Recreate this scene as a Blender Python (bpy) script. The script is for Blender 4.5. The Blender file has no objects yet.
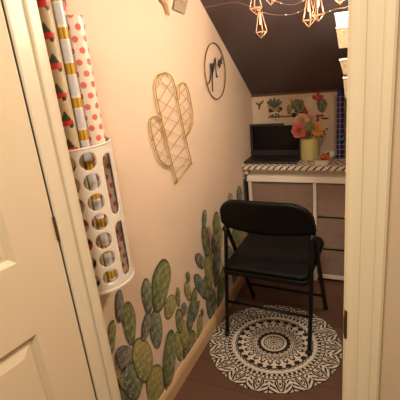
import bpy, math, random
import numpy as np
from mathutils import Vector, Matrix

# ------------------------------------------------------------------ camera, world, lights, exposure
scene = bpy.context.scene
COL = scene.collection
PITCH, YAW, ROLL, CX, CZ = 0.328058, 0.456387, -0.108377, 0.855478, 1.45
fw = np.array([-math.sin(YAW)*math.cos(PITCH), math.cos(YAW)*math.cos(PITCH), -math.sin(PITCH)])
r_ = np.array([math.cos(YAW), math.sin(YAW), 0.0]); u_ = np.cross(r_, fw)
RV = r_*math.cos(ROLL)+u_*math.sin(ROLL); UV = -r_*math.sin(ROLL)+u_*math.cos(ROLL)
CPOS = np.array([CX, 0.0, CZ])
cd = bpy.data.cameras.new('camera'); cam = bpy.data.objects.new('camera', cd); COL.objects.link(cam)
cd.sensor_width = 36; cd.lens = 36.0; cd.clip_start = 0.02
m = Matrix.Identity(4)
for i in range(3):
    m[i][0], m[i][1], m[i][2], m[i][3] = RV[i], UV[i], -fw[i], CPOS[i]
cam.matrix_world = m
scene.camera = cam
scene.view_settings.view_transform = 'Standard'
scene.view_settings.look = 'None'
scene.view_settings.gamma = 1.0
scene.view_settings.use_curve_mapping = False
scene.view_settings.exposure = 1.08

w = bpy.data.worlds.new('world'); scene.world = w; w.use_nodes = True
w.node_tree.nodes['Background'].inputs[0].default_value = (1.0, 0.8, 0.55, 1)
w.node_tree.nodes['Background'].inputs[1].default_value = 0.02

def lamp(name, kind, loc, energy, color, size=0.1, rot=(0, 0, 0)):
    d = bpy.data.lights.new(name, kind); d.energy = energy; d.color = color
    if kind == 'POINT': d.shadow_soft_size = size
    if kind == 'AREA': d.size = size
    o = bpy.data.objects.new(name, d); o.location = loc; o.rotation_euler = rot; COL.objects.link(o)
    return o
WARM = (1.0, 0.88, 0.73)
HALL = (1.0, 0.89, 0.72)
lamp('closet_lamp', 'POINT', (0.88, 1.50, 1.76), 12.8, WARM, 0.06)
lamp('hall_lamp', 'AREA', (0.75, -0.15, 2.42), 14.5, HALL, 0.35)

# ------------------------------------------------------------------ helpers
def at(px, py, axis, val):
    """the point of a wall, floor or shelf plane lying at photo pixel (px, py)"""
    d = fw + RV*(px-200)/400.0 - UV*(py-200)/400.0
    t = (val-CPOS[axis])/d[axis]
    return CPOS + d*t

def lin(c):
    return tuple((x/12.92 if x <= 0.04045 else ((x+0.055)/1.055)**2.4) for x in [v/255.0 for v in c])

def mat(name, rgb, rough=0.6, metal=0.0, noise=0.0, scale=20.0, bump=0.0, emit=0.0, attr=False, spec=0.5, alpha=1.0, trans=0.0, stretch=None, coat=0.0):
    mt = bpy.data.materials.new(name); mt.use_nodes = True
    nt = mt.node_tree; b = nt.nodes['Principled BSDF']
    b.inputs['Roughness'].default_value = rough; b.inputs['Metallic'].default_value = metal
    b.inputs['Specular IOR Level'].default_value = spec
    b.inputs['Transmission Weight'].default_value = trans
    b.inputs['Coat Weight'].default_value = coat
    c = lin(rgb)
    b.inputs['Base Color'].default_value = (*c, 1)
    tc = nt.nodes.new('ShaderNodeTexCoord'); mp = nt.nodes.new('ShaderNodeMapping')
    nt.links.new(tc.outputs['Object'], mp.inputs[0])
    if stretch: mp.inputs['Scale'].default_value = stretch
    nz = nt.nodes.new('ShaderNodeTexNoise'); nz.inputs['Scale'].default_value = scale; nz.inputs['Detail'].default_value = 5
    nt.links.new(mp.outputs[0], nz.inputs['Vector'])
    src = None
    if attr:
        a = nt.nodes.new('ShaderNodeAttribute'); a.attribute_name = 'Col'; src = a.outputs['Color']
    if noise > 0 or attr:
        mx = nt.nodes.new('ShaderNodeMix'); mx.data_type = 'RGBA'; mx.blend_type = 'MULTIPLY'
        mx.inputs[0].default_value = 1.0
        rp = nt.nodes.new('ShaderNodeValToRGB')
        lo = max(0, 1-noise)
        rp.color_ramp.elements[0].position = 0.3; rp.color_ramp.elements[1].position = 0.7
        rp.color_ramp.elements[0].color = (lo, lo, lo, 1); rp.color_ramp.elements[1].color = (1, 1, 1, 1)
        nt.links.new(nz.outputs[0], rp.inputs[0])
        if src is not None: nt.links.new(src, mx.inputs[6])
        else: mx.inputs[6].default_value = (*c, 1)
        nt.links.new(rp.outputs[0], mx.inputs[7]); nt.links.new(mx.outputs[2], b.inputs['Base Color'])
    if bump > 0:
        bp = nt.nodes.new('ShaderNodeBump'); bp.inputs['Strength'].default_value = bump; bp.inputs['Distance'].default_value = 0.01
        nt.links.new(nz.outputs[0], bp.inputs['Height']); nt.links.new(bp.outputs[0], b.inputs['Normal'])
    if emit > 0:
        b.inputs['Emission Color'].default_value = (*c, 1); b.inputs['Emission Strength'].default_value = emit
    return mt

class M:
    def __init__(s): s.v = []; s.f = []; s.c = None
    def add(s, vs, fs):
        o = len(s.v); s.v += [tuple(map(float, q)) for q in vs]; s.f += [tuple(i+o for i in f) for f in fs]; return s
    def box(s, a, b):
        (x0, y0, z0), (x1, y1, z1) = a, b
        return s.add([(x0,y0,z0),(x1,y0,z0),(x1,y1,z0),(x0,y1,z0),(x0,y0,z1),(x1,y0,z1),(x1,y1,z1),(x0,y1,z1)],
                     [(0,3,2,1),(4,5,6,7),(0,1,5,4),(1,2,6,5),(2,3,7,6),(3,0,4,7)])
    def hull(s, bot, top):
        """prism between two equal polygons"""
        n = len(bot)
        return s.add(list(bot)+list(top), [tuple(range(n))[::-1], tuple(range(n, 2*n))]+[(i,(i+1)%n,n+(i+1)%n,n+i) for i in range(n)])
    def tube(s, pts, r, n=10, closed=False, caps=True):
        pts = [Vector(p) for p in pts]; k = len(pts)
        rs = r if isinstance(r, (list, tuple)) else [r]*k
        t0 = (pts[1]-pts[0]).normalized()
        nrm = t0.orthogonal().normalized(); vs = []
        for i in range(k):
            if closed: t = (pts[(i+1)%k]-pts[i-1]).normalized()
            elif i == 0: t = t0
            elif i == k-1: t = (pts[-1]-pts[-2]).normalized()
            else: t = (pts[i+1]-pts[i-1]).normalized()
            nrm = (nrm-t*nrm.dot(t)).normalized(); bn = t.cross(nrm)
            for j in range(n):
                a = 2*math.pi*j/n
                vs.append(pts[i]+(nrm*math.cos(a)+bn*math.sin(a))*rs[i])
        fs = []
        for i in range(k if closed else k-1):
            for j in range(n):
                a = i*n+j; b = i*n+(j+1)%n; c = ((i+1)%k)*n+(j+1)%n; d = ((i+1)%k)*n+j
                fs.append((a,b,c,d))
        if caps and not closed:
            fs.append(tuple(range(n))[::-1]); fs.append(tuple(range((k-1)*n, k*n)))
        return s.add(vs, fs)
    def lathe(s, prof, c=(0,0,0), n=32, fn=None):
        """prof = list of (radius, z)"""
        vs = []; fs = []
        for (r, z) in prof:
            for j in range(n):
                a = 2*math.pi*j/n; rr = r*(fn(a) if fn else 1)
                vs.append((c[0]+rr*math.cos(a), c[1]+rr*math.sin(a), c[2]+z))
        for i in range(len(prof)-1):
            for j in range(n):
                fs.append((i*n+j, i*n+(j+1)%n, (i+1)*n+(j+1)%n, (i+1)*n+j))
        if prof[0][0] > 1e-6: fs.append(tuple(range(n))[::-1])
        if prof[-1][0] > 1e-6: fs.append(tuple(range((len(prof)-1)*n, len(prof)*n)))
        return s.add(vs, fs)
    def ball(s, c, r, n=12, sc=(1,1,1)):
        p = [(max(1e-7, math.sin(math.pi*i/n)), -math.cos(math.pi*i/n)) for i in range(n+1)]
        o = len(s.v); s.lathe(p, (0,0,0), n*2)
        for i in range(o, len(s.v)):
            x, y, z = s.v[i]; s.v[i] = (c[0]+x*r*sc[0], c[1]+y*r*sc[1], c[2]+z*r*sc[2])
        return s
    def grid(s, P):
        """P: array [nu, nv, 3]"""
        nu, nv = P.shape[:2]; o = len(s.v)
        s.v += [tuple(q) for q in P.reshape(-1, 3).tolist()]
        for i in range(nu-1):
            for j in range(nv-1):
                s.f.append((o+i*nv+j, o+(i+1)*nv+j, o+(i+1)*nv+j+1, o+i*nv+j+1))
        return s

LOC = {}
def wloc(o): return LOC.get(o.name, Vector((0,0,0))) if o else Vector((0,0,0))

def obj(name, mb, material, parent=None, smooth=False, bevel=0.0, base=None, cols=None, solid=0.0, subsurf=0, seg=2):
    """one mesh object from world-space vertices; its origin is base (or its parent's origin)"""
    org = Vector(base) if base is not None else wloc(parent)
    vs = [(a-org[0], b-org[1], c-org[2]) for a, b, c in mb.v]
    me = bpy.data.meshes.new(name); me.from_pydata(vs, [], mb.f); me.update()
    if cols is not None:
        at_ = me.color_attributes.new('Col', 'FLOAT_COLOR', 'POINT')
        cc = np.ones((len(vs), 4), np.float32); cc[:, :3] = cols
        at_.data.foreach_set('color', cc.ravel())
    if smooth: me.polygons.foreach_set('use_smooth', [True]*len(me.polygons))
    me.materials.append(material)
    o = bpy.data.objects.new(name, me); COL.objects.link(o)
    LOC[o.name] = org
    if parent: o.parent = parent; o.location = org-wloc(parent)
    else: o.location = org
    if solid:
        md = o.modifiers.new('s', 'SOLIDIFY'); md.thickness = solid; md.offset = 0
    if bevel:
        md = o.modifiers.new('b', 'BEVEL'); md.width = bevel; md.segments = seg; md.limit_method = 'ANGLE'; md.angle_limit = 0.6
    if subsurf:
        md = o.modifiers.new('ss', 'SUBSURF'); md.levels = subsurf; md.render_levels = subsurf
    return o

def tag(o, label, cat, group=None):
    o['label'] = label; o['category'] = cat
    if group: o['group'] = group
    return o
def thing(name, label, cat, loc, group=None):
    o = bpy.data.objects.new(name, None); COL.objects.link(o); o.location = loc; o.empty_display_size = 0.05
    LOC[o.name] = Vector(loc)
    return tag(o, label, cat, group)
def struct(name, mb, mt, **k):
    o = obj(name, mb, mt, **k)
    if not k.get('parent'): o['kind'] = 'structure'
    return o

# ------------------------------------------------------------------ materials
CREAM = (226, 208, 182)
m_wall = mat('wall_paint', (222, 198, 172), 0.75, noise=0.04, scale=6, bump=0.03)
m_hall = mat('hall_wall_paint', (206, 182, 150), 0.8, noise=0.04, scale=9, bump=0.08)
m_backwall = mat('back_wall_paint', (226, 204, 176), 0.8, noise=0.05, scale=6, bump=0.03)
m_trim = mat('gloss_trim_paint', (226, 212, 184), 0.38, noise=0.03, scale=8, stretch=(1, 1, .15))
m_jamb = mat('brushed_trim_paint', (228, 212, 180), 0.4, noise=0.1, scale=60, stretch=(1, 1, .02), bump=0.05)
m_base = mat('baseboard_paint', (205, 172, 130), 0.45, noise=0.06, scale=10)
m_door = mat('door_paint', (226, 206, 174), 0.42, noise=0.02, scale=4)
m_ceil = mat('dark_ceiling_paint', (94, 80, 80), 0.8, noise=0.08, scale=14, bump=0.05)
m_hceil = mat('hall_ceiling_paint', (220, 210, 195), 0.9, noise=0.02)
m_bead = mat('bead_wood', (120, 84, 58), 0.5, noise=0.5, scale=120)
m_black = mat('black_metal', (9, 8, 7), 0.45, spec=0.35, metal=0.0, noise=0.1, scale=40)
m_vinyl = mat('black_vinyl', (14, 12, 10), 0.58, spec=0.25, noise=0.12, scale=60, bump=0.06)
m_rubber = mat('black_rubber', (14, 13, 13), 0.7, noise=0.1)
m_gold = mat('gold_wire', (200, 164, 70), 0.38, metal=0.45, noise=0.1, scale=60)
m_hoop = mat('brass_hoop', (140, 106, 58), 0.4, metal=0.5, noise=0.15, scale=60)
m_ink = mat('black_lettering', (28, 22, 20), 0.5, noise=0.1)
m_copper = mat('copper_wire', (236, 180, 140), 0.34, metal=0.6, noise=0.06, scale=60)
m_bulb = mat('warm_bulb', (246, 220, 180), 0.25, emit=0.25)
m_led = mat('led_bead', (255, 220, 165), 0.3, emit=1.2)
m_white_pl = mat('white_plastic', (228, 216, 200), 0.35, noise=0.03, scale=10)
m_dress = mat('white_dresser_board', (226, 212, 194), 0.5, noise=0.04, scale=12)
m_bin = mat('grey_fabric_bin', (146, 120, 104), 0.85, noise=0.12, scale=30, bump=0.2)
m_lap = mat('laptop_plastic', (40, 31, 28), 0.45, noise=0.08, scale=60)
m_screen = mat('dark_screen', (6, 5, 5), 0.2, spec=0.25, noise=0.02)
m_key = mat('laptop_keys', (24, 19, 18), 0.5, noise=0.05)
m_label = mat('paper_label', (200, 186, 162), 0.6, noise=0.05)
m_attr = mat('printed_paper', (255, 255, 255), 0.45, attr=True, noise=0.05, scale=30)
m_gloss = mat('glossy_printed_paper', (255, 255, 255), 0.25, attr=True, noise=0.03, scale=30)
m_decal = mat('vinyl_decal_print', (255, 255, 255), 0.55, attr=True, noise=0.25, scale=90)
m_rug = mat('printed_rug', (255, 255, 255), 0.95, attr=True, noise=0.15, scale=120, bump=0.15)
m_navy = mat('navy_paper', (28, 22, 40), 0.4, noise=0.2)
m_vase = mat('mercury_glass', (240, 232, 160), 0.25, metal=0.2, noise=0.25, scale=25, stretch=(1, 1, .1))
m_leaf = mat('succulent_green', (138, 146, 88), 0.6, noise=0.3, scale=60)
m_stem = mat('stem_green', (78, 82, 50), 0.7, noise=0.2)
m_rose1 = mat('coral_petals', (214, 112, 92), 0.65, noise=0.22, scale=70)
m_rose2 = mat('peach_petals', (242, 196, 164), 0.65, noise=0.15, scale=60)
m_rose3 = mat('apricot_petals', (240, 170, 100), 0.65, noise=0.2, scale=60)
m_twig = mat('dry_twig', (112, 66, 50), 0.8, noise=0.2)
m_tray = mat('white_tray', (226, 214, 196), 0.4, noise=0.03)
m_candy = mat('orange_clip', (226, 96, 40), 0.4, noise=0.15)
m_candy2 = mat('green_clip', (76, 86, 44), 0.4, noise=0.15)
m_wire = mat('white_wire', (190, 172, 186), 0.4, noise=0.05)
m_blue = mat('blue_fabric_roll', (46, 42, 118), 0.7, noise=0.5, scale=45, stretch=(1, 1, .3))
m_maroon = mat('maroon_fabric_roll', (110, 40, 46), 0.7, noise=0.4, scale=60)
m_teal = mat('teal_paper', (60, 130, 132), 0.6, noise=0.2)
m_basket = mat('woven_basket', (196, 172, 138), 0.7, noise=0.35, scale=90, bump=0.3)
m_basketw = mat('white_basket', (246, 240, 232), 0.6, noise=0.03)
m_peg = mat('tan_wood', (214, 178, 144), 0.6, noise=0.2, scale=60)
m_tag = mat('grey_card', (170, 152, 124), 0.6, noise=0.15, scale=60)
m_steel = mat('antique_brass', (120, 90, 56), 0.4, metal=0.8, noise=0.2)

# floor: dark brown planks running along X
def floor_mat():
    mt = bpy.data.materials.new('brown_planks'); mt.use_nodes = True; nt = mt.node_tree; b = nt.nodes['Principled BSDF']
    tc = nt.nodes.new('ShaderNodeTexCoord')
    br = nt.nodes.new('ShaderNodeTexBrick'); br.offset = 0.37
    br.inputs['Scale'].default_value = 1.0; br.inputs['Brick Width'].default_value = 1.2; br.inputs['Row Height'].default_value = 0.15
    br.inputs['Mortar Size'].default_value = 0.0015
    br.inputs['Color1'].default_value = (*lin((104, 72, 56)), 1); br.inputs['Color2'].default_value = (*lin((92, 62, 48)), 1)
    br.inputs['Mortar'].default_value = (*lin((50, 32, 25)), 1)
    nt.links.new(tc.outputs['Object'], br.inputs['Vector'])
    mp = nt.nodes.new('ShaderNodeMapping'); mp.inputs['Scale'].default_value = (2, 30, 1); nt.links.new(tc.outputs['Object'], mp.inputs[0])
    nz = nt.nodes.new('ShaderNodeTexNoise'); nz.inputs['Scale'].default_value = 3; nz.inputs['Detail'].default_value = 6
    nt.links.new(mp.outputs[0], nz.inputs['Vector'])
    rp = nt.nodes.new('ShaderNodeValToRGB'); rp.color_ramp.elements[0].color = (.72, .72, .72, 1); rp.color_ramp.elements[1].color = (1.1, 1.1, 1.1, 1)
    nt.links.new(nz.outputs[0], rp.inputs[0])
    mx = nt.nodes.new('ShaderNodeMix'); mx.data_type = 'RGBA'; mx.blend_type = 'MULTIPLY'; mx.inputs[0].default_value = 1
    nt.links.new(br.outputs[0], mx.inputs[6]); nt.links.new(rp.outputs[0], mx.inputs[7]); nt.links.new(mx.outputs[2], b.inputs['Base Color'])
    b.inputs['Roughness'].default_value = 0.5
    return mt
m_floor = floor_mat()

# ------------------------------------------------------------------ structure
YF0, YF1 = 0.66, 0.737          # front wall
BACK = 2.72
SL = -0.722
def zc(y): return 1.739 + SL*(y-1.981)
RX = 0.98                        # right wall of the closet
struct('floor', M().box((-1.1, -1.5, -0.05), (2.3, 2.85, 0)), m_floor)
lw = M(); poly = [(YF1, 0), (BACK, 0), (BACK, zc(BACK)), (YF1, zc(YF1))]
lw.hull([(-0.08, y, z) for y, z in poly], [(0, y, z) for y, z in poly])
struct('wall_left', lw, m_wall)
rw = M().hull([(RX, y, z) for y, z in poly], [(RX+.08, y, z) for y, z in poly])
struct('wall_right', rw, m_wall)
struct('wall_back', M().box((-0.08, BACK, 0), (RX+.08, BACK+.08, zc(BACK)+.06)), m_backwall)
ce = M(); ye = BACK+.08
ce.hull([(-.08, YF1, zc(YF1)), (RX+.08, YF1, zc(YF1)), (RX+.08, ye, zc(ye)), (-.08, ye, zc(ye))],
        [(-.08, YF1, zc(YF1)+.06), (RX+.08, YF1, zc(YF1)+.06), (RX+.08, ye, zc(ye)+.06), (-.08, ye, zc(ye)+.06)])
struct('ceiling', ce, m_ceil)
JL, JR = 0.155, 0.801
fwall = M()
fwall.box((-1.1, YF0, 0), (JL-.018, YF1, 2.75)).box((JR+.018, YF0, 0), (2.3, YF1, 2.75)).box((JL-.018, YF0, 2.05), (JR+.018, YF1, 2.75))
struct('wall_front', fwall, m_hall)
struct('wall_hall', M().box((-1.1, -1.58, 0), (2.3, -1.5, 2.5)).box((-1.18, -1.58, 0), (-1.1, YF1, 2.5)).box((2.3, -1.58, 0), (2.38, YF1, 2.5)), m_hall)
struct('ceiling_hall', M().box((-1.18, -1.58, 2.5), (2.38, YF0, 2.56)), m_hceil)
# left jamb with its door stop, right jamb, head, casings
struct('trim_1', M().box((JL-.018, YF0-.01, 0), (JL, YF1, 2.04)).box((JL, .697, 0), (JL+.007, .724, 2.03)), m_trim, bevel=.003)
struct('trim_2', M().box((JR, YF0-.01, 0), (JR+.018, YF1, 2.04)).box((JR-.007, .697, 0), (JR, .724, 2.03)), m_jamb, bevel=.003)
struct('trim_3', M().box((JL-.018, YF0-.01, 2.03), (JR+.018, YF1, 2.05)), m_trim)
cs = M()
prof = [(.0, 0), (.0, .009), (.004, .011), (.018, .0125), (.020, .0105), (.023, .0125), (.040, .015), (.043, .0135), (.046, .0155), (.054, .016), (.058, .013), (.058, 0)]
cs.hull([(.8045+x, YF0-y, 0) for x, y in prof], [(.8045+x, YF0-y, 2.11) for x, y in prof])
struct('trim_4', cs, m_jamb)
cl = M().box((JL-.075, YF0-.01, 0), (JL-.006, YF0, 2.11)).box((JL-.075, YF0-.012, 2.046), (.862, YF0, 2.11))
struct('trim_5', cl, m_trim)
st = M().box((JR-.0015, YF0-.0115, .945), (JR+.004, YF0-.004, 1.005)).box((JR-.0022, YF0-.013, .955), (JR+.0015, YF0-.010, .995))
struct('strike_plate', st, m_steel, parent=bpy.data.objects['trim_2'], bevel=.001)
# baseboards
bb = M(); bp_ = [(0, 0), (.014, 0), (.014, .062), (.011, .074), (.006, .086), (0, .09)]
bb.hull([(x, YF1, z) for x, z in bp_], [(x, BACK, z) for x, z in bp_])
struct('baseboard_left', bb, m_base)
struct('baseboard_right', M().box((RX-.012, YF1, 0), (RX, BACK, .09)), m_base, bevel=.003)
struct('baseboard_hall', M().box((.863, YF0-.012, 0), (2.3, YF0, .1)), m_trim, bevel=.003)
# beaded strip where the sloped ceiling meets the back wall
bd = M(); k = 0
x = .006
while x < RX-.005:
    bd.ball((x, BACK-.007, zc(BACK-.007)-.011), .0065, 5); x += .0145
bd.tube([(0.0, BACK-.005, zc(BACK)-.004), (RX, BACK-.005, zc(BACK)-.004)], .003, 5)
struct('trim_6', bd, m_bead, smooth=True)

# ------------------------------------------------------------------ open door (hinged on the left jamb)
dd = np.array([-.15, -.99]); dd /= np.linalg.norm(dd)
dn = np.array([dd[1], -dd[0]])           # away from the camera
if dn[0] > 0: dn = -dn
hx, hy = JL-.004, YF0-.0165
def dp(a, t, z): return (hx+dd[0]*a+dn[0]*t, hy+dd[1]*a+dn[1]*t, z)
def dbox(mb, a0, a1, t0, t1, z0, z1):
    bot = [dp(a0,t0,z0), dp(a1,t0,z0), dp(a1,t1,z0), dp(a0,t1,z0)]
    return mb.hull(bot, [(x, y, z1) for x, y, _ in bot])
DW, DH = .635, 2.03
door = M()
rows = [(.22, .895), (1.08, 1.62), (1.72, 1.92)]
cols = [(.112, .275), (.365, .528)]
def dfrust(mb, a0, a1, z0, z1, ta, i, tb):
    A = [dp(a0,ta,z0), dp(a1,ta,z0), dp(a1,ta,z1), dp(a0,ta,z1)]
    B = [dp(a0+i,tb,z0+i), dp(a1-i,tb,z0+i), dp(a1-i,tb,z1-i), dp(a0+i,tb,z1-i)]
    return A, B
def ring(mb, A, B):
    o = len(mb.v); mb.v += [tuple(q) for q in A+B]
    for k in range(4): mb.f.append((o+k, o+(k+1)%4, o+4+(k+1)%4, o+4+k))
zs = [0.008]+[z for r in rows for z in r]+[DH]; as_ = [0]+[a for c in cols for a in c]+[DW]
for side in (0, 1):
    T = (lambda t: t) if side == 0 else (lambda t: .035-t)
    for i in range(len(as_)-1):
        for j in range(len(zs)-1):
            a0, a1, z0, z1 = as_[i], as_[i+1], zs[j], zs[j+1]
            q = [dp(a0,T(0),z0), dp(a1,T(0),z0), dp(a1,T(0),z1), dp(a0,T(0),z1)]
            if i % 2 == 1 and j % 2 == 1:
                A, B = dfrust(door, a0, a1, z0, z1, T(0), .012, T(.009)); ring(door, A, B)
                _, C_ = dfrust(door, a0, a1, z0, z1, T(0), .018, T(.009)); ring(door, B, C_)
                _, D_ = dfrust(door, a0, a1, z0, z1, T(0), .042, T(.003)); ring(door, C_, D_)
                o = len(door.v); door.v += [tuple(x) for x in D_]; door.f.append((o, o+1, o+2, o+3))
            else:
                o = len(door.v); door.v += q; door.f.append((o, o+1, o+2, o+3))
for (a0, a1) in ((0, 0), (DW, DW)):
    o = len(door.v); door.v += [dp(a0,0,.008), dp(a0,.035,.008), dp(a0,.035,DH), dp(a0,0,DH)]; door.f.append((o,o+1,o+2,o+3))
for z in (.008, DH):
    o = len(door.v); door.v += [dp(0,0,z), dp(DW,0,z), dp(DW,.035,z), dp(0,.035,z)]; door.f.append((o,o+1,o+2,o+3))
d_ = struct('door_1', door, m_door)
for z in (.25, 1.115, 1.85):
    hb = M().tube([(hx+.001, hy+.001, z-.03), (hx+.001, hy+.001, z+.03)], .0035, 8)
    obj('hinge', hb, m_steel, d_)
kb = M(); c0 = Vector(dp(DW-.06, 0, .93))
n3 = Vector((-dn[0], -dn[1], 0))
kb.tube([c0, c0+n3*.005, c0+n3*.012, c0+n3*.03, c0+n3*.042, c0+n3*.055, c0+n3*.062], [.03, .03, .012, .012, .024, .026, .012], 20)
obj('door_knob', kb, m_steel, d_, smooth=True)

# ------------------------------------------------------------------ rug: round medallion print
def mandala(r, th):
    """boolean array: True = dark ink"""
    def tri(n, ph=0): # 0..1 triangle wave
        t = (th*n/(2*math.pi)+ph) % 1.0
        return 1-np.abs(2*t-1)
    d = np.zeros_like(r, bool)
    def band(a, b): return (r >= a) & (r < b)
    d |= band(0, .022) | band(.045, .06)
    d |= band(.075, .09)
    d |= band(.10, .135) & (tri(16) > .5)
    d |= band(.145, .16)
    sc = .235+.035*np.sqrt(np.clip(tri(20), 0, 1))
    d |= (r >= .195) & (r < sc)
    d |= band(.2, .3) & (np.abs(r-(sc+.022)) < .006)
    # zigzags
    for base, amp, n, w_ in ((.315, .03, 36, .009), (.345, .03, 36, .009), (.378, .045, 30, .012)):
        d |= np.abs(r-(base+amp*(tri(n)-.5))) < w_
    # petals
    pc = .44+.06*(tri(24)-.2)
    d |= (r > .405) & (r < pc) & (tri(24) > .35) & ~(np.hypot((r-.425)/.018, (tri(24)-1)/.3) < 1)
    d |= band(.485, .57) & (r > .49+.035*(1-tri(24))) & ~((np.hypot((r-.535)/.02, (tri(24, .5)-1)/.42) < 1))
    d |= np.abs(r-(.588+.02*(tri(48)-.5))) < .009
    d |= np.abs(r-.652) < .005
    d |= band(.664, .700) & (tri(60) > .40)
    d |= np.abs(r-.710) < .005
    d |= band(.722, .750) & (tri(78) > .5)
    d |= np.abs(r-.765) < .008
    # outer border: pointed leaves with an inner drop, fans of strokes between them
    N = 18
    ph = np.abs(2*((th*N/(2*math.pi)) % 1.0)-1); sg = np.sign(2*((th*N/(2*math.pi)) % 1.0)-1)
    rr = (r-.77)/.23
    rc = np.clip(rr, 0, 1)
    hw = .60*(1-rc)**.75*np.minimum(1, (rc+.22)/.5)
    o = rr > .0
    d |= o & (np.abs(ph-hw) < .085) & (rr < .97)
    d |= o & (np.abs(ph-.52*hw*np.clip((.74-rr)*4, 0, 1)) < .06) & (rr < .74) & (rr > .08)
    d |= o & (np.hypot((rr-.34)/.13, ph/.10) < 1)
    out = o & (ph > hw+.16)
    d |= out & (((rr*3.1-(1-ph)*1.7) % 1.0) < .48) & (ph < .955)
    d |= o & (rr > .55) & (ph > .955)
    return d
RC = (.356, 1.719); RR = .345
nr, na = 170, 900
rug = M()
rad = np.linspace(0.004, 1, nr); ang = np.linspace(0, 2*math.pi, na, endpoint=False)
edge = 1-.012*np.abs(np.sin(ang*11))
A_, R_ = np.meshgrid(ang, rad)
X = RC[0]+RR*R_*edge[None, :]*np.cos(A_); Y = RC[1]+RR*R_*edge[None, :]*np.sin(A_)
V = np.stack([X, Y, np.full_like(X, .006)], -1).reshape(-1, 3)
V2 = V[-na:].copy(); V2[:, 2] = .0005
rug.v = [tuple(q) for q in np.vstack([V, V2]).tolist()]
for i in range(nr):
    for j in range(na):
        k = (j+1) % na
        rug.f.append((i*na+j, (i+1)*na+j, (i+1)*na+k, i*na+k))
rug.f.append(tuple(range(na))[::-1])
ink = mandala(R_, A_).reshape(-1)
cc = np.where(ink[:, None], np.array(lin((34, 22, 20))), np.array(lin((214, 200, 180))))
cc = np.vstack([cc, np.tile(lin((60, 50, 44)), (na, 1))])
# face winding: make the top face up
rug.f = [tuple(f) for f in rug.f]
tag(obj('round_rug', rug, m_rug, cols=cc, base=(RC[0], RC[1], 0)), 'round black and cream medallion rug on the brown floor under the chair', 'rug')

# ------------------------------------------------------------------ dresser
DY0, DY1, DZ = 2.412, 2.705, .722
DX0, DX1 = .036, .80
dr = thing('fabric_drawer_dresser', 'white framed dresser with grey fabric drawers under the striped worktop', 'dresser', (.41, 2.56, 0))
fr = M()
for x0, x1 in ((DX0, DX0+.022), (.452, .474), (DX1-.022, DX1)):
    fr.box((x0, DY0, 0), (x1, DY1, DZ-.030))
fr.box((DX0, DY1-.01, .03), (DX1, DY1, DZ-.03))
fr.box((DX0+.022, DY0+.004, .03), (.452, DY1-.01, .075)).box((.474, DY0+.004, .022), (DX1-.022, DY1-.01, .05))
fr.box((DX0+.022, DY0+.01, .365), (.452, DY1-.01, .38))
fr.box((.474, DY0+.02, .235), (DX1-.022, DY1-.01, .245)).box((.474, DY0+.02, .457), (DX1-.022, DY1-.01, .467))
obj('frame', fr, m_dress, dr, bevel=.002)
tp = M().hull([(DX0-.006, DY0-.012, DZ-.036), (DX1+.006, DY0-.012, DZ-.036), (DX1+.006, DY1, DZ-.036), (DX0-.006, DY1, DZ-.036)],
              [(DX0-.004, DY0-.004, DZ), (DX1+.006, DY0-.004, DZ), (DX1+.006, DY1, DZ), (DX0-.004, DY1, DZ)])
obj('top', tp, m_dress, dr, bevel=.003)
def bin_(x0, x1, z0, z1, seed):
    rnd = random.Random(seed); n = 12
    P = np.zeros((n+1, n+1, 3))
    for i in range(n+1):
        for j in range(n+1):
            u, v = i/n, j/n
            sag = .006*math.sin(math.pi*u)*math.sin(math.pi*v) + .003*rnd.uniform(-1, 1)*math.sin(math.pi*u)*math.sin(math.pi*v)
            fold = -.003*math.exp(-((u-v)/.06)**2)-.003*math.exp(-((u+v-1)/.06)**2)
            P[i, j] = (x0+(x1-x0)*u, DY0+.008+sag+fold, z0+(z1-z0)*v)
    b = M().grid(P)
    q = [(x0, z0), (x1, z0), (x1, z1), (x0, z1)]
    o = len(b.v)
    for x, z in q: b.v.append((x, DY0+.008, z))
    for x, z in q: b.v.append((x, DY1-.02, z))
    b.f += [(o, o+1, o+5, o+4), (o+1, o+2, o+6, o+5), (o+3, o, o+4, o+7), (o+4, o+5, o+6, o+7)]
    return b
for k, (x0, x1, z0, z1) in enumerate(((DX0+.026, .448, .384, .676), (DX0+.026, .448, .08, .36),
                                   (.478, DX1-.026, .471, .676), (.478, DX1-.026, .249, .452), (.478, DX1-.026, .055, .230))):
    obj('fabric_drawer', bin_(x0, x1, z0, z1, k), m_bin, dr, smooth=True)

pn = M().box((.0150, DY0-.004, .001), (.0290, DY1-.05, .70)).tube([(.022, DY0-.005, .002), (.022, DY0-.005, .70)], .0068, 8)
tag(obj('folded_panel', pn, m_rubber, base=(.0235, DY0, 0)), 'narrow dark panel standing in the gap between left wall and dresser', 'panel')

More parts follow.
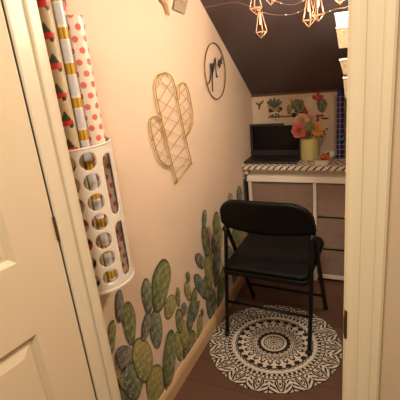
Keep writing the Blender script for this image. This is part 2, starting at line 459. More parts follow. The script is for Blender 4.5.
# ------------------------------------------------------------------ striped worktop
CT = .790
def ctmat():
    mt = bpy.data.materials.new('striped_contact_paper'); mt.use_nodes = True; nt = mt.node_tree; b = nt.nodes['Principled BSDF']
    tc = nt.nodes.new('ShaderNodeTexCoord'); sx = nt.nodes.new('ShaderNodeSeparateXYZ'); nt.links.new(tc.outputs['Object'], sx.inputs[0])
    def mth(op, a, b_=None):
        n = nt.nodes.new('ShaderNodeMath'); n.operation = op
        for i, v in enumerate((a, b_)):
            if v is None: continue
            if isinstance(v, (int, float)): n.inputs[i].default_value = v
            else: nt.links.new(v, n.inputs[i])
        return n.outputs[0]
    yz = mth('ADD', sx.outputs[1], sx.outputs[2])
    pp = mth('PINGPONG', mth('ADD', yz, .872), .045)      # herringbone fold every 9 cm
    s = mth('FRACT', mth('MULTIPLY', mth('SUBTRACT', sx.outputs[0], mth('MULTIPLY', pp, 1.0)), 24.0))
    k = mth('GREATER_THAN', s, .29)
    mx = nt.nodes.new('ShaderNodeMix'); mx.data_type = 'RGBA'
    mx.inputs[6].default_value = (*lin((26, 20, 19)), 1); mx.inputs[7].default_value = (*lin((226, 210, 188)), 1)
    nt.links.new(k, mx.inputs[0]); nt.links.new(mx.outputs[2], b.inputs['Base Color']); b.inputs['Roughness'].default_value = .4
    return mt
wt = M().box((.002, DY0-.004, CT-.027), (RX-.002, BACK-.002, CT))
wo = obj('worktop', wt, ctmat(), base=(.49, 2.56, CT-.027), bevel=.002)
tag(wo, 'worktop covered in black and white diagonal striped paper along the back wall', 'worktop')
bk = M().box((.034, DY0+.06, DZ+.001), (.70, DY0+.076, CT-.0271)).box((.004, DY0+.03, DZ+.001), (.03, BACK-.01, CT-.0271)).box((.70, DY0+.03, DZ+.001), (.76, BACK-.01, CT-.0271)).box((.03, BACK-.05, DZ+.001), (.70, BACK-.01, CT-.0271))
obj('batten', bk, m_dress, wo)

# ------------------------------------------------------------------ laptop
lp = thing('laptop', 'open black laptop with dark screen on the left end of the striped worktop', 'laptop', (.185, 2.58, CT))
LX0, LX1, LY0, LY1 = .003, .350, 2.452, 2.622
b_ = M().hull([(LX0, LY0, CT+.002), (LX1, LY0, CT+.002), (LX1, LY1, CT+.002), (LX0, LY1, CT+.002)],
              [(LX0, LY0+.004, CT+.017), (LX1, LY0+.004, CT+.017), (LX1, LY1, CT+.02), (LX0, LY1, CT+.02)])
obj('base', b_, m_lap, lp, bevel=.003)
ky = M()
for i in range(15):
    for j in range(5):
        x = LX0+.022+i*.0202; y = LY0+.073+j*.0172
        ky.box((x, y, CT+.0185), (x+.0175, y+.0145, CT+.0215))
obj('keyboard', ky, m_key, lp)
obj('touchpad', M().box((.135, LY0+.014, CT+.0178), (.225, LY0+.064, CT+.0186)), m_key, lp)
def scr(u, v, t): # u across, v up the lid, t out of the lid
    a = .04
    return (LX0+u, LY1-.004+v*math.sin(a)-t*math.cos(a), CT+.018+v*math.cos(a)+t*math.sin(a)*-1)
def sbox(u0, u1, v0, v1, t0, t1):
    return M().hull([scr(u0,v0,t0), scr(u1,v0,t0), scr(u1,v1,t0), scr(u0,v1,t0)], [scr(u0,v0,t1), scr(u1,v0,t1), scr(u1,v1,t1), scr(u0,v1,t1)])
lid = obj('lid', sbox(0, LX1-LX0, 0, .214, -.006, .002), m_lap, lp, bevel=.003)
obj('screen', sbox(.018, LX1-LX0-.018, .038, .199, .002, .0027), m_screen, lid)
s1 = obj('paper_sticker', sbox(.235, .30, .202, .2125, .002, .0026), m_label, lid); s1['label'] = 'pale sticker on the top bezel'
obj('hinge_bar', M().tube([(LX0+.03, LY1, CT+.019), (LX1-.03, LY1, CT+.019)], .006, 10), m_key, lp)

# ------------------------------------------------------------------ folding chair
chair_c = (.334, 1.905); CA = math.radians(-3.0)
ch = thing('folding_chair', 'black metal folding chair with padded seat standing on the round rug', 'chair', (chair_c[0], chair_c[1], 0))
def cw(p):
    x, y, z = p
    return (chair_c[0]+x*math.cos(CA)-y*math.sin(CA), chair_c[1]+x*math.sin(CA)+y*math.cos(CA), z)
HW = .226
def frame_y(z):
    if z < .60: return .212-.30*z/.60
    return -.088-.06*(z-.60)/.2-.02*((z-.6)/.2)**2
pts = []
for z in np.linspace(.012, .70, 14): pts.append((-HW-.004*(z/.7), frame_y(z), z))
for a in np.linspace(0, math.pi/2, 8)[1:]:
    pts.append((-HW-.004+.09*(1-math.cos(a)), frame_y(.70+.085*math.sin(a)), .70+.085*math.sin(a)))
pts = pts+[(-x, y, z) for x, y, z in pts[::-1]]
obj('back_frame', M().tube([cw(p) for p in pts], .0115, 12), m_black, ch, smooth=True)
# rear legs, front feet are the ends of the back frame
for s_ in (-1, 1):
    lg = obj('leg', M().tube([cw(q) for q in ((s_*(HW), -.213, .012), (s_*HW, -.16, .32), (s_*(HW-.002), -.118, .60), (s_*(HW-.002), -.114, .625))], .0105, 12), m_black, ch, smooth=True)
    obj('foot_cap', M().tube([cw(q) for q in ((s_*HW, -.2145, .0095), (s_*HW, -.2105, .034))], .0135, 12), m_rubber, lg, smooth=True)
    obj('foot_cap', M().tube([cw(q) for q in ((s_*HW, .213, .0015), (s_*HW, .2, .03))], .0145, 12), m_rubber, ch, smooth=True)
    obj('hinge_bracket', M().tube([cw((s_*(HW-.016), -.112, .61)), cw((s_*(HW+.014), -.112, .61))], .014, 12), m_black, ch, smooth=True)
obj('crossbar', M().tube([cw((-HW, -.176, .205)), cw((HW, -.176, .205))], .008, 10), m_black, ch, smooth=True)
obj('crossbar', M().tube([cw((-HW, .145, .13)), cw((HW, .145, .13))], .008, 10), m_black, ch, smooth=True)
# backrest panel
NU, NV = 32, 10
P = np.zeros((NU+1, NV+1, 3))
for i in range(NU+1):
    u = 2*i/NU-1; au = abs(u)
    k = max(0, (au-.45)/.55); top = .806-.135*(1-math.sqrt(max(0, 1-k**2.2)))
    kb_ = max(0, (au-.8)/.2); bot = .611+.018*(u*u)+.02*kb_**2
    for j in range(NV+1):
        v = j/NV; z = bot+(top-bot)*v
        P[i, j] = cw((u*.245, frame_y(z)-.034*(1-u*u)-.004, z))
obj('backrest', M().grid(P), m_vinyl, ch, smooth=True, solid=.016)
# seat
def rrect(x0, x1, y0, y1, r, n=6):
    o = []
    for cx, cy, a0 in ((x1-r, y1-r, 0), (x0+r, y1-r, 90), (x0+r, y0+r, 180), (x1-r, y0+r, 270)):
        for i in range(n+1):
            a = math.radians(a0+90*i/n); o.append((cx+r*math.cos(a), cy+r*math.sin(a)))
    return o
def slab(x0, x1, y0, y1, r, z0, z1, tilt=0.0):
    p = rrect(x0, x1, y0, y1, r)
    return M().hull([cw((x, y, z0+tilt*y)) for x, y in p], [cw((x, y, z1+tilt*y)) for x, y in p])
se = obj('seat', slab(-.222, .222, -.210, .225, .03, .405, .430, .06), m_black, ch, bevel=.004)
obj('seat_pad', slab(-.216, .216, -.204, .218, .035, .4302, .455, .06), m_vinyl, ch, bevel=.012, seg=4)
for s_ in (-1, 1):
    obj('seat_bracket', M().tube([cw((s_*.207, .0, .42)), cw((s_*(HW+.004), .0, .42))], .008, 10), m_black, ch, smooth=True)

# ------------------------------------------------------------------ cactus stickers
def pad_geom(plane, axis, val, off, cx, cy, L, W, tilt, base_rgb, tip_rgb, edge_rgb, seed, part='pad', nn=44, rings=12, egg=.14, seal=None):
    """watercolour pad: an egg outline on the wall, printed lighter in the middle with an inked rim"""
    rnd = np.random.RandomState(seed); t = math.radians(tilt)
    vs, cs_ = [], []
    wob = 1+.04*np.sin(np.arange(nn)*2*math.pi*3/nn+rnd.uniform(0, 6))+.03*np.sin(np.arange(nn)*2*math.pi*5/nn+rnd.uniform(0, 6)); p0, p1 = rnd.uniform(0, 6, 2); W = W*.92; L = L*1.10
    sd = rnd.uniform(-1, 1, (8, 2)); 
    for i in range(rings+1):
        f = i/rings
        for j in range(nn):
            a = 2*math.pi*j/nn
            ly = math.cos(a)*L/2*f; k = 1+egg*math.cos(a)
            lx = math.sin(a)*W/2*f*k*(1+(wob[j]-1)*f)
            px = cx+lx*math.cos(t)+ly*math.sin(t); py = cy-ly*math.cos(t)+lx*math.sin(t)
            q = at(px, py, axis, val); q[axis] += off
            vs.append(q)
            v = .5+.5*math.cos(a)*f
            c = np.array(lin(base_rgb))*(1-v)+np.array(lin(tip_rgb))*v
            side = math.sin(a)*f
            if part == 'pad':
                n1 = math.sin(lx*1.1+p0)*math.sin(ly*.42+p1)+.6*math.sin(lx*.7-ly*.6+p1)
                n2 = math.sin(ly*.9+lx*.5+p0*2)*math.sin(lx*1.3+p1*2)
                kk = min(1, max(0, .35+.35*n1+.35*side)); c = c*(1-.6*kk)+np.array(lin((196, 188, 128)))*.6*kk
                k2 = min(1, max(0, n2-.1)); c = c*(1-.6*k2)+np.array(lin((52, 74, 76)))*.6*k2
            e = max(0, (f-.84)/.16)*(.92 if side < .3 else .5)
            c = c*(1-e)+np.array(lin(edge_rgb))*e
            c = c*rnd.uniform(.9, 1.1)
            if part == 'pad' and .3 < f < .95 and rnd.rand() < .035: c = np.array(lin((206, 200, 180)))
            vs_n = c
            cs_.append(np.clip(vs_n, 0, 1))
    mb = M(); mb.v = [tuple(map(float, q)) for q in vs]
    for i in range(rings):
        for j in range(nn):
            k = (j+1) % nn
            if axis == 0: mb.f.append((i*nn+j, (i+1)*nn+j, (i+1)*nn+k, i*nn+k))
            else: mb.f.append((i*nn+j, i*nn+k, (i+1)*nn+k, (i+1)*nn+j))
    return mb, np.array(cs_)
GREENS = [((78, 92, 52), (126, 132, 76)), ((62, 82, 72), (112, 130, 112)), ((124, 120, 60), (186, 172, 98)), ((76, 72, 84), (124, 116, 122)), ((56, 74, 76), (104, 124, 130))]
def sticker(name, label, pads, axis, val, group=None, seed=0, part='pad'):
    c = at(pads[0][0], pads[0][1], axis, val)
    t = thing(name, label, 'wall sticker', tuple(c), group)
    for i, p in enumerate(pads):
        cx, cy, L, W, tl, col = p[:6]
        b0, t0 = GREENS[col] if isinstance(col, int) else col
        sign = 1 if axis == 0 else -1
        mb, cc = pad_geom(None, axis, val, sign*(.0008+.0005*i), cx, cy, L, W, tl, b0, t0, (30, 34, 30) if len(p) < 7 else p[6], seed*50+i, p[7] if len(p) > 7 else part)
        o = obj(p[7] if len(p) > 7 else part, mb, m_decal, t, cols=cc, solid=.0003)
    return t
sticker('cactus_sticker', 'large green prickly pear wall sticker nearest the door below the wrap holder', [
    (115, 374, 44, 5, -14, 0), (127, 397, 34, 20, 0, 1), (132, 381, 36, 24, -4, 1), (155, 386, 40, 20, 5, 2), (142, 360, 42, 22, -6, 2),
    (155.5, 329, 36, 14, -3, 1), (160, 286, 50, 19, 8, 0), (146.5, 296, 33, 11, -5, 1), (145, 327, 27, 9, 10, 3), (128.5, 323, 40, 14, -5, 0),
    (118.5, 306, 30, 8.5, 0, 4), (122.5, 357, 22, 18, 8, 3), (110.5, 337, 32, 8, 3, 0), (118, 378, 20, 6, -20, 2), (168, 360, 56, 13, 4, 0)], 0, 0, seed=1)
sticker('cactus_sticker', 'small yellow-green prickly pear wall sticker above the baseboard, between two larger ones', [
    (179, 346, 28, 10, -4, 2), (189, 346, 30, 12, 14, 0), (184, 335, 28, 10, -6, 2), (179, 321, 23, 8.5, -3, 0), (169.5, 307, 23, 12, 12, 2), (177.5, 297, 18, 5, -3, 0),
    (190, 317, 27, 8, 5, 1), (195.5, 311, 20, 5, 14, 4), (193, 301, 26, 6.5, 8, 0), (183, 309, 12, 6.5, 0, 3), (187, 291, 17, 7, -10, 2), (187, 277, 10, 4.5, -5, 0)], 0, 0, seed=2)
sticker('cactus_sticker', 'tiny single-stem green cactus wall sticker low beside the baseboard', [
    (199.5, 328, 26, 6, 4, 2), (202, 313, 8, 3.5, 0, 0)], 0, 0, seed=3)
sticker('cactus_sticker', 'tall green prickly pear wall sticker just left of the folding chair', [
    (211, 304, 28, 11, 2, 1), (208, 288, 24, 9, -8, 0), (201, 287, 26, 11, -24, 4), (221, 288, 40, 8, 8, 0), (216.5, 264, 42, 8, 3, 1), (208.5, 268, 40, 9, -2, 2),
    (199.5, 261, 15, 9.5, -18, 3), (205, 241, 29, 8, -6, 0), (203.6, 219, 17, 5, 4, 1), (218, 238, 24, 8, 0, 2), (216, 228, 30, 8, -2, 0), (213, 243, 18, 6, 5, 3)], 0, 0, seed=4)
sticker('cactus_sticker', 'cactus wall sticker partly hidden behind the folding chair backrest', [
    (236, 270, 30, 9, 3, 1), (230, 258, 22, 8, -5, 4), (236, 240, 28, 10, 0, 0), (242.5, 238, 28, 8, 5, 2), (238.5, 212, 26, 8, 2, 0), (239, 196, 18, 6, 0, 4), (230, 199, 11, 5, -5, 2)], 0, 0, seed=5)

# stickers on the back wall
BK = BACK
def bsticker(*a, **k): return sticker(*a, axis=1, val=BK, **k)
bsticker('leaf_sticker', 'tiny green leaf sprig sticker at left of the back wall above the laptop', [
    (259.5, 106, 7, 2.2, 8, ((60, 70, 40), (90, 96, 56)), (50, 50, 30), 'leaf'), (262, 102.5, 5, 2, 35, ((60, 70, 40), (110, 104, 60)), (50, 50, 30), 'leaf'), (257.5, 104, 4, 2, -40, ((80, 80, 44), (110, 110, 60)), (50, 50, 30), 'leaf')], seed=6)
pots = [(275.5, 114, 12, 12.5, 0, ((236, 228, 208), (240, 232, 214)), (150, 134, 110), 'pot')]
rnd = random.Random(4)
for i in range(22):
    pots.append((275.5+rnd.uniform(-4.2, 4.2), 114+rnd.uniform(-4, 4.5), 1.7, 1.1, rnd.uniform(-60, 60), ((30, 24, 22), (30, 24, 22)), (30, 24, 22), 'spot'))
pots += [(271, 107.5, 4, 6, 0, ((190, 130, 70), (200, 150, 90)), (140, 90, 50), 'flower'), (277, 108, 4, 6, 0, ((200, 150, 84), (214, 170, 110)), (150, 100, 60), 'flower'), (281, 108.5, 3.5, 4, 0, ((70, 36, 32), (90, 50, 44)), (40, 20, 20), 'flower'), (271, 110.5, 2.5, 5, 20, ((60, 36, 40), (70, 50, 54)), (40, 20, 20), 'flower')]
for dx, tl, L in ((-4, -50, 8), (4, 50, 8), (-2.5, -25, 9), (2.5, 25, 9), (0, 0, 10)):
    pots.append((275+dx, 104-(0 if abs(dx) > 3 else 1.2), L, 3.2, tl, ((70, 78, 66), (112, 118, 100)), (44, 50, 44), 'leaf'))
bsticker('potted_succulent_sticker', 'spiky succulent in black dotted white pot sticker above the laptop', pots, seed=7)
cc_ = []
for (x, y, L, W, c) in ((289.5, 109.5, 9, 6, 2), (297, 106, 13, 9, 1), (301, 104.5, 9, 7, 0), (303, 110, 10, 6, 1), (293, 105, 7, 4, 0), (291.5, 101, 4, 2.5, 2)):
    cc_.append((x, y, L, W, 0, c, (52, 50, 44), 'pad'))
for (x, y) in ((294, 115), (298, 116), (301, 114)): cc_.append((x, y, 4.5, 5, 0, ((40, 32, 36), (60, 50, 50)), (20, 18, 20), 'pot'))
for (x, y) in ((305, 109), (306.5, 112), (304, 113.5)): cc_.append((x, y, 3.5, 3.5, 0, ((176, 60, 44), (204, 86, 60)), (140, 50, 40), 'flower'))
bsticker('cactus_cluster_sticker', 'spiny cactus cluster with red blossom sticker behind the flower vase', cc_, seed=8)
bsticker('moon_sticker', 'pale cream disc sticker between the cactus cluster and the round cactus', [(309, 103, 13, 10, 10, ((240, 226, 190), (244, 232, 200)), (216, 196, 156), 'disc')], seed=9)
bsticker('round_cactus_sticker', 'round green cactus with bright pink flower sticker on back wall', [
    (322, 105.5, 13, 11, 0, 1, (52, 64, 54), 'pad'), (320.5, 105.5, 12, 3, 0, 0, (60, 70, 56), 'pad'), (324, 105.5, 12, 3, 0, 1, (60, 70, 56), 'pad'),
    (314.5, 97.5, 5, 4, -40, ((190, 40, 60), (214, 70, 88)), (160, 30, 50), 'petal'), (318, 95.5, 5.5, 4, 0, ((196, 44, 64), (220, 76, 92)), (160, 30, 50), 'petal'), (321, 97, 5, 4, 45, ((190, 40, 60), (214, 70, 88)), (160, 30, 50), 'petal'), (317.5, 98.5, 4, 5, 0, ((206, 60, 76), (230, 96, 104)), (170, 40, 60), 'petal')], seed=10)
bsticker('blossom_sticker', 'small red blossom and dark shelf line sticker right of the flowers', [
    (318, 116, 2.6, 5, 0, ((186, 50, 40), (200, 70, 56)), (150, 40, 36), 'petal'), (322, 115.6, 2.6, 4, 0, ((186, 50, 40), (200, 70, 56)), (150, 40, 36), 'petal'), (318, 119.5, 4, 2.5, 0, ((170, 50, 40), (190, 60, 50)), (140, 40, 36), 'petal'), (325, 118.4, 1.6, 9, 0, ((60, 44, 34), (70, 50, 40)), (50, 36, 30), 'shelf_line')], seed=11)
a0 = at(268.5, 121.5, 1, BK); a1 = at(305, 119.5, 1, BK)
sh = M().box((a0[0], BK-.0012, 1.046), (a1[0]+.02, BK-.0002, 1.058))
tag(obj('shelf_sticker', sh, mat('brown_print', (150, 98, 78), .6, noise=.2, scale=50), base=(a0[0], BK, 1.05)), 'brown painted shelf strip sticker under the potted succulent stickers', 'wall sticker')

# ------------------------------------------------------------------ gold wire cactus on the left wall
def zc_(x, y): return 140+x/3.2, 65+y/3.2
def wp(x, y, off):
    q = at(*zc_(x, y), 0, 0); return (off, q[1], q[2])
def smooth_pts(P, n=6, closed=False):
    P = [Vector(p) for p in P]; out = []; k = len(P)
    rng = range(k if closed else k-1)
    for i in rng:
        p0 = P[(i-1) % k] if (closed or i > 0) else P[i]; p1 = P[i]; p2 = P[(i+1) % k]; p3 = P[(i+2) % k] if (closed or i+2 < k) else P[(i+1) % k]
        for j in range(n):
            t = j/n
            out.append(.5*((2*p1)+(p2-p0)*t+(2*p0-5*p1+4*p2-p3)*t*t+(3*p1-p0-3*p2+p3)*t**3))
    if not closed: out.append(P[-1])
    return out
gc = thing('wire_cactus', 'gold wire cactus with criss-cross lattice hung on left wall', 'wall decor', wp(90, 200, .012))
trunk = [(110, 375), (95, 320), (75, 240), (55, 155), (42, 95), (41, 60), (53, 33), (72, 26), (91, 38), (103, 70), (117, 140), (137, 232), (157, 315)]
rarm = [(116, 110), (117, 75), (126, 58), (138, 64), (149, 95), (159, 150), (159, 188), (150, 215), (137, 232)]
larm = [(76, 240), (68, 205), (56, 175), (42, 165), (28, 172), (24, 195), (33, 240), (50, 295), (68, 318), (84, 323), (97, 318)]
for nm, pl, close in (('trunk_outline', trunk, True), ('right_arm_outline', rarm, False), ('left_arm_outline', larm, False)):
    mb = M()
    for off, r in ((.015, .0023), (.006, .0012)):
        q = [wp(*p, off) for p in pl]
        if nm == 'trunk_outline':
            s_ = smooth_pts(q)+[Vector(q[0])]; mb.tube(s_, r, 6)
        else: mb.tube(smooth_pts(q), r, 6)
    for p in pl[::3]: mb.tube([wp(*p, .004), wp(*p, .019)], .002, 6)
    obj(nm, mb, m_gold, gc, smooth=True)
segs = [(41,82,70,27),(48,122,96,46),(56,162,106,85),(63,203,113,120),(75,242,124,167),(85,278,133,212),(94,318,142,255),(103,352,150,298),
        (43,52,104,78),(46,108,119,155),(56,160,128,192),(66,203,138,236),(76,245,145,268),(86,285,153,305),(98,330,156,318),(50,38,110,112),
        (118,100,141,70),(121,130,149,98),(126,165,156,130),(132,195,159,158),(117,80,155,125),(122,125,160,170),(130,170,155,205),(136,215,158,190),
        (26,205,52,172),(31,235,64,196),(40,268,70,222),(54,300,77,250),(72,318,84,285),(27,185,70,225),(30,225,79,262),(42,270,88,300),(52,298,80,322)]
lat = M()
for a, b, c, d in segs: lat.tube([wp(a, b, .012), wp(c, d, .012)], .0012, 5)
obj('lattice', lat, m_gold, gc)

# ------------------------------------------------------------------ hoop sign
HY, HZ, HR = 2.086, 1.399, .143
hs = thing('hoop_sign', 'thin round hoop sign with black script lettering on left wall', 'sign', (.008, HY, HZ-HR))
obj('hoop', M().tube([(.008, HY+HR*math.cos(a), HZ+HR*math.sin(a)) for a in np.linspace(0, 2*math.pi, 65)[:-1]], .0030, 8, closed=True), m_hoop, hs, smooth=True)
def hp(x, y):
    q = at(202+x/11.43, 55+y/11.43, 0, 0); return (.009, q[1], q[2])
script = M()
s1 = [(45, 322), (52, 330), (66, 312), (78, 265), (84, 200), (80, 130), (84, 100), (92, 130), (96, 200), (102, 170), (108, 110), (116, 100), (112, 150), (103, 240), (102, 330), (106, 420)]
s2 = [(100, 225), (112, 180), (122, 110), (128, 50), (133, 40), (138, 80), (141, 150), (146, 220), (154, 255), (160, 240)]
s3 = [(168, 120), (172, 80), (180, 60), (176, 110), (182, 145), (192, 120), (198, 60), (204, 25), (206, 60), (208, 100), (214, 95)]
for sp, r in ((s1, .0032), (s2, .0030), (s3, .0028)):
    script.tube(smooth_pts([hp(*q) for q in sp], 5), r, 6)
obj('script_lettering', script, m_ink, hs, smooth=True)

# ------------------------------------------------------------------ gift wrap holder on the left wall
GX, GY = .125, .115; GC = .905; GZ0, GZ1 = .819, 1.262
gh = thing('gift_wrap_holder', 'white plastic wall holder with round holes, full of gift wrap rolls', 'holder', (0, GC, GZ0))
# half-ellipse shell parametrised by arc length s (0 = near end at the wall) and z
tt = np.linspace(-math.pi/2, math.pi/2, 2001)
ex = GX*np.cos(tt)**.9 if False else GX*np.cos(tt); ey = GC+GY*np.sin(tt)
sl = np.concatenate([[0], np.cumsum(np.hypot(np.diff(ex), np.diff(ey)))]); STOT = sl[-1]
def shell(s): return np.interp(s, sl, ex), np.interp(s, sl, ey)
# find s whose surface faces pixel columns
holes = []
def s_at_px(px, z):
    best = None
    for s in np.linspace(.02, STOT*.80, 400):
        X_, Y_ = shell(s); d = np.array([X_, Y_, z])-CPOS; zz = d@fw
        q = 200+400*(d@RV)/zz
        e = abs(q-px)
        if best is None or e < best[0]: best = (e, s)
    return best[1]
zz0 = 1.226; dz = .0605
sm = s_at_px(92.5, zz0-dz)
sl2 = sm-.0595; ssl = s_at_px(112, 1.13); pass
for i in range(7):
    z = zz0-dz*i
    for s in (sm, sl2, sl2-.062): holes.append((s, z, z, .0252))
holes.append((ssl, 1.068, 1.214, .0205)); holes.append((ssl, .862, 1.002, .0205))
ns, nz_ = 150, 240
S_, Z_ = np.meshgrid(np.linspace(0, STOT, ns), np.linspace(GZ0, GZ1, nz_), indexing='ij')
def hole_sd(S, Z):
    d = np.full(S.shape, 9.0); gs = np.zeros(S.shape); gz = np.zeros(S.shape)
    for (s, z0, z1, r) in holes:
        zc0 = np.clip(Z, z0, z1); dx = S-s; dzz = Z-zc0; L = np.hypot(dx, dzz)+1e-9; q = L-r
        m_ = q < d; d = np.where(m_, q, d); gs = np.where(m_, dx/L, gs); gz = np.where(m_, dzz/L, gz)
    return d, gs, gz
sd, gs, gz = hole_sd(S_, Z_)
cell = STOT/ns*.75
snap = np.abs(sd) < cell
S2 = np.where(snap, S_-gs*sd, S_); Z2 = np.where(snap, Z_-gz*sd, Z_)
X2, Y2 = shell(S2)
g = M(); g.v = [tuple(q) for q in np.stack([X2, Y2, Z2], -1).reshape(-1, 3).tolist()]
inside = (sd < -cell)
cs_, _, _ = hole_sd((S_[1:, 1:]+S_[:-1, :-1])/2, (Z_[1:, 1:]+Z_[:-1, :-1])/2)
for i in range(ns-1):
    for j in range(nz_-1):
        if inside[i,j] or inside[i+1,j] or inside[i,j+1] or inside[i+1,j+1] or cs_[i,j] < 0: continue
        g.f.append((i*nz_+j, (i+1)*nz_+j, (i+1)*nz_+j+1, i*nz_+j+1))
obj('holder_shell', g, m_white_pl, gh, smooth=True, solid=.0028)
def dshape(k): return [(max(.001, k*GX*math.cos(t)), GC+k*GY*math.sin(t)) for t in np.linspace(-math.pi/2, math.pi/2, 30)]
bt = M(); pA = dshape(1.03)
bt.hull([(x, y, GZ0-.006) for x, y in pA], [(x, y, GZ0+.004) for x, y in pA])
obj('holder_floor', bt, m_white_pl, gh, bevel=.002)
obj('rim', M().tube([(max(.003, x), y, GZ1) for x, y in dshape(1.0)], .0032, 8), m_white_pl, gh, smooth=True)
obj('back_plate', M().box((.0006, GC-GY, GZ0), (.003, GC+GY, GZ1)), m_white_pl, gh)

# ------------------------------------------------------------------ gift wrap rolls
def roll(name, label, x, y, r, z0, z1, fn, mt, lean=(0, 0), res=.0022):
    nu = max(16, int(2*math.pi*r/res)); nz2 = int((z1-z0)/res)
    th = np.linspace(0, 2*math.pi, nu, endpoint=False); zz = np.linspace(z0, z1, nz2)
    T, Zz = np.meshgrid(th, zz, indexing='ij')
    k = (Zz-z0)/(z1-z0)
    X_ = x+lean[0]*k+r*np.cos(T); Y_ = y+lean[1]*k+r*np.sin(T)
    cols_ = fn(T*r, Zz, 2*math.pi*r)
    mb = M(); mb.v = [tuple(q) for q in np.stack([X_, Y_, Zz], -1).reshape(-1, 3).tolist()]
    for i in range(nu):
        i2 = (i+1) % nu
        for j in range(nz2-1):
            mb.f.append((i*nz2+j, i2*nz2+j, i2*nz2+j+1, i*nz2+j+1))
    mb.f.append(tuple(i*nz2 for i in range(nu))[::-1])
    # hollow end: inner wall of the paper tube
    o = len(mb.v); cols_ = cols_.reshape(-1, 3)
    for i in range(nu):
        mb.v.append((x+lean[0]+r*.82*math.cos(th[i]), y+lean[1]+r*.82*math.sin(th[i]), z1))
    for i in range(nu):
        mb.v.append((x+lean[0]+r*.82*math.cos(th[i]), y+lean[1]+r*.82*math.sin(th[i]), z1-.05))
    for i in range(nu):
        i2 = (i+1) % nu
        mb.f.append((i*nz2+nz2-1, i2*nz2+nz2-1, o+i2, o+i)); mb.f.append((o+i, o+i2, o+nu+i2, o+nu+i))
    mb.f.append(tuple(range(o+nu, o+2*nu)))
    cols_ = np.vstack([cols_, np.tile(lin((120, 96, 70)), (2*nu, 1))])
    return tag(obj(name, mb, mt, cols=cols_, base=(x, y, z0), smooth=True), label, 'gift wrap')
def L3(c): return np.array(lin(c))
def trucks(S, Z, circ):
    out = np.tile(L3((188, 170, 134)), S.shape+(1,))
    per = .073; row = np.floor(Z/per); zz = (Z-row*per)*1.27
    n = max(1, round(circ/.076)); pu = circ/n
    uu = (((S+(row % 2)*pu*.08-.0175) % pu)-pu*.5)*1.2
    def put(m_, c): out[m_] = L3(c)
    # snow and tree
    tree = (zz > .040) & (zz < .068) & (np.abs(uu-.004) < (.068-zz)*.55) 
    put(tree, (52, 62, 40))
    put((zz > .034) & (zz < .042) & (np.abs(uu-.004) < .016), (70, 56, 40))
    body = (zz > .016) & (zz < .034) & (np.abs(uu) < .030); put(body, (196, 40, 28))
    cab = (zz >= .034) & (zz < .048) & (uu < -.010) & (uu > -.026); put(cab, (206, 48, 34))
    win = (zz >= .037) & (zz < .045) & (uu < -.013) & (uu > -.022); put(win, (220, 200, 180))
    for cx_ in (-.019, .019):
        put(np.hypot(uu-cx_, zz-.014) < .0075, (34, 28, 26))
    return out
def silver(S, Z, circ):
    out = np.tile(L3((204, 200, 200)), S.shape+(1,))
    z = (Z-.03) % .089
    out[(z < .034)] = L3((206, 160, 52))
    out[(z < .034) & (((S/circ*7) % 1) < .3)] = L3((160, 116, 34))
    out[(np.abs(z-.034) < .003) | (z < .003)] = L3((226, 216, 196))
    return out
def dots(S, Z, circ):
    out = np.tile(L3((238, 220, 202)), S.shape+(1,))
    n = max(1, round(circ/.030)); pu = circ/n; pz = .030
    row = np.floor(Z/pz); uu = ((S+(row % 2)*pu*.5) % pu)-pu*.5; zz = Z-row*pz-pz*.5
    out[np.hypot(uu, zz) < .0086] = L3((222, 112, 92))
    return out
def reds(S, Z, circ):
    out = np.tile(L3((186, 56, 44)), S.shape+(1,))
    k = (np.sin(S*160)*np.sin(Z*90+S*40) > .25); out[k] = L3((226, 200, 176))
    k = (np.sin(S*120+1)*np.sin(Z*130+S*60) > .55); out[k] = L3((70, 50, 40))
    return out
def navy(S, Z, circ): return np.tile(L3((34, 26, 44)), S.shape+(1,))
def gold(S, Z, circ):
    out = np.tile(L3((176, 136, 62)), S.shape+(1,)); out[((Z*30+S*20) % 1) < .2] = L3((120, 84, 34)); return out
ZB = GZ0+.006
roll('gift_wrap_roll', 'cream gift wrap roll printed with red trucks and trees, next to the door jamb', .056, .852, .0245, ZB, 1.80, trucks, m_attr)
roll('gift_wrap_roll', 'slim silver-grey gift wrap roll with gold bands in the white holder', .0745, .8910, .0132, ZB, 1.78, silver, m_gloss)
roll('gift_wrap_roll', 'wide cream gift wrap roll with coral polka dots in the white holder', .067, .9475, .0285, ZB, 1.605, dots, m_gloss)
roll('gift_wrap_roll', 'red patterned gift wrap roll standing behind the polka-dot roll', .0225, .958, .0185, ZB, 1.76, reds, m_attr)
roll('gift_wrap_roll', 'thin dark navy roll at the wall side of the white holder', .030, .9985, .0085, ZB, 1.335, navy, m_attr)

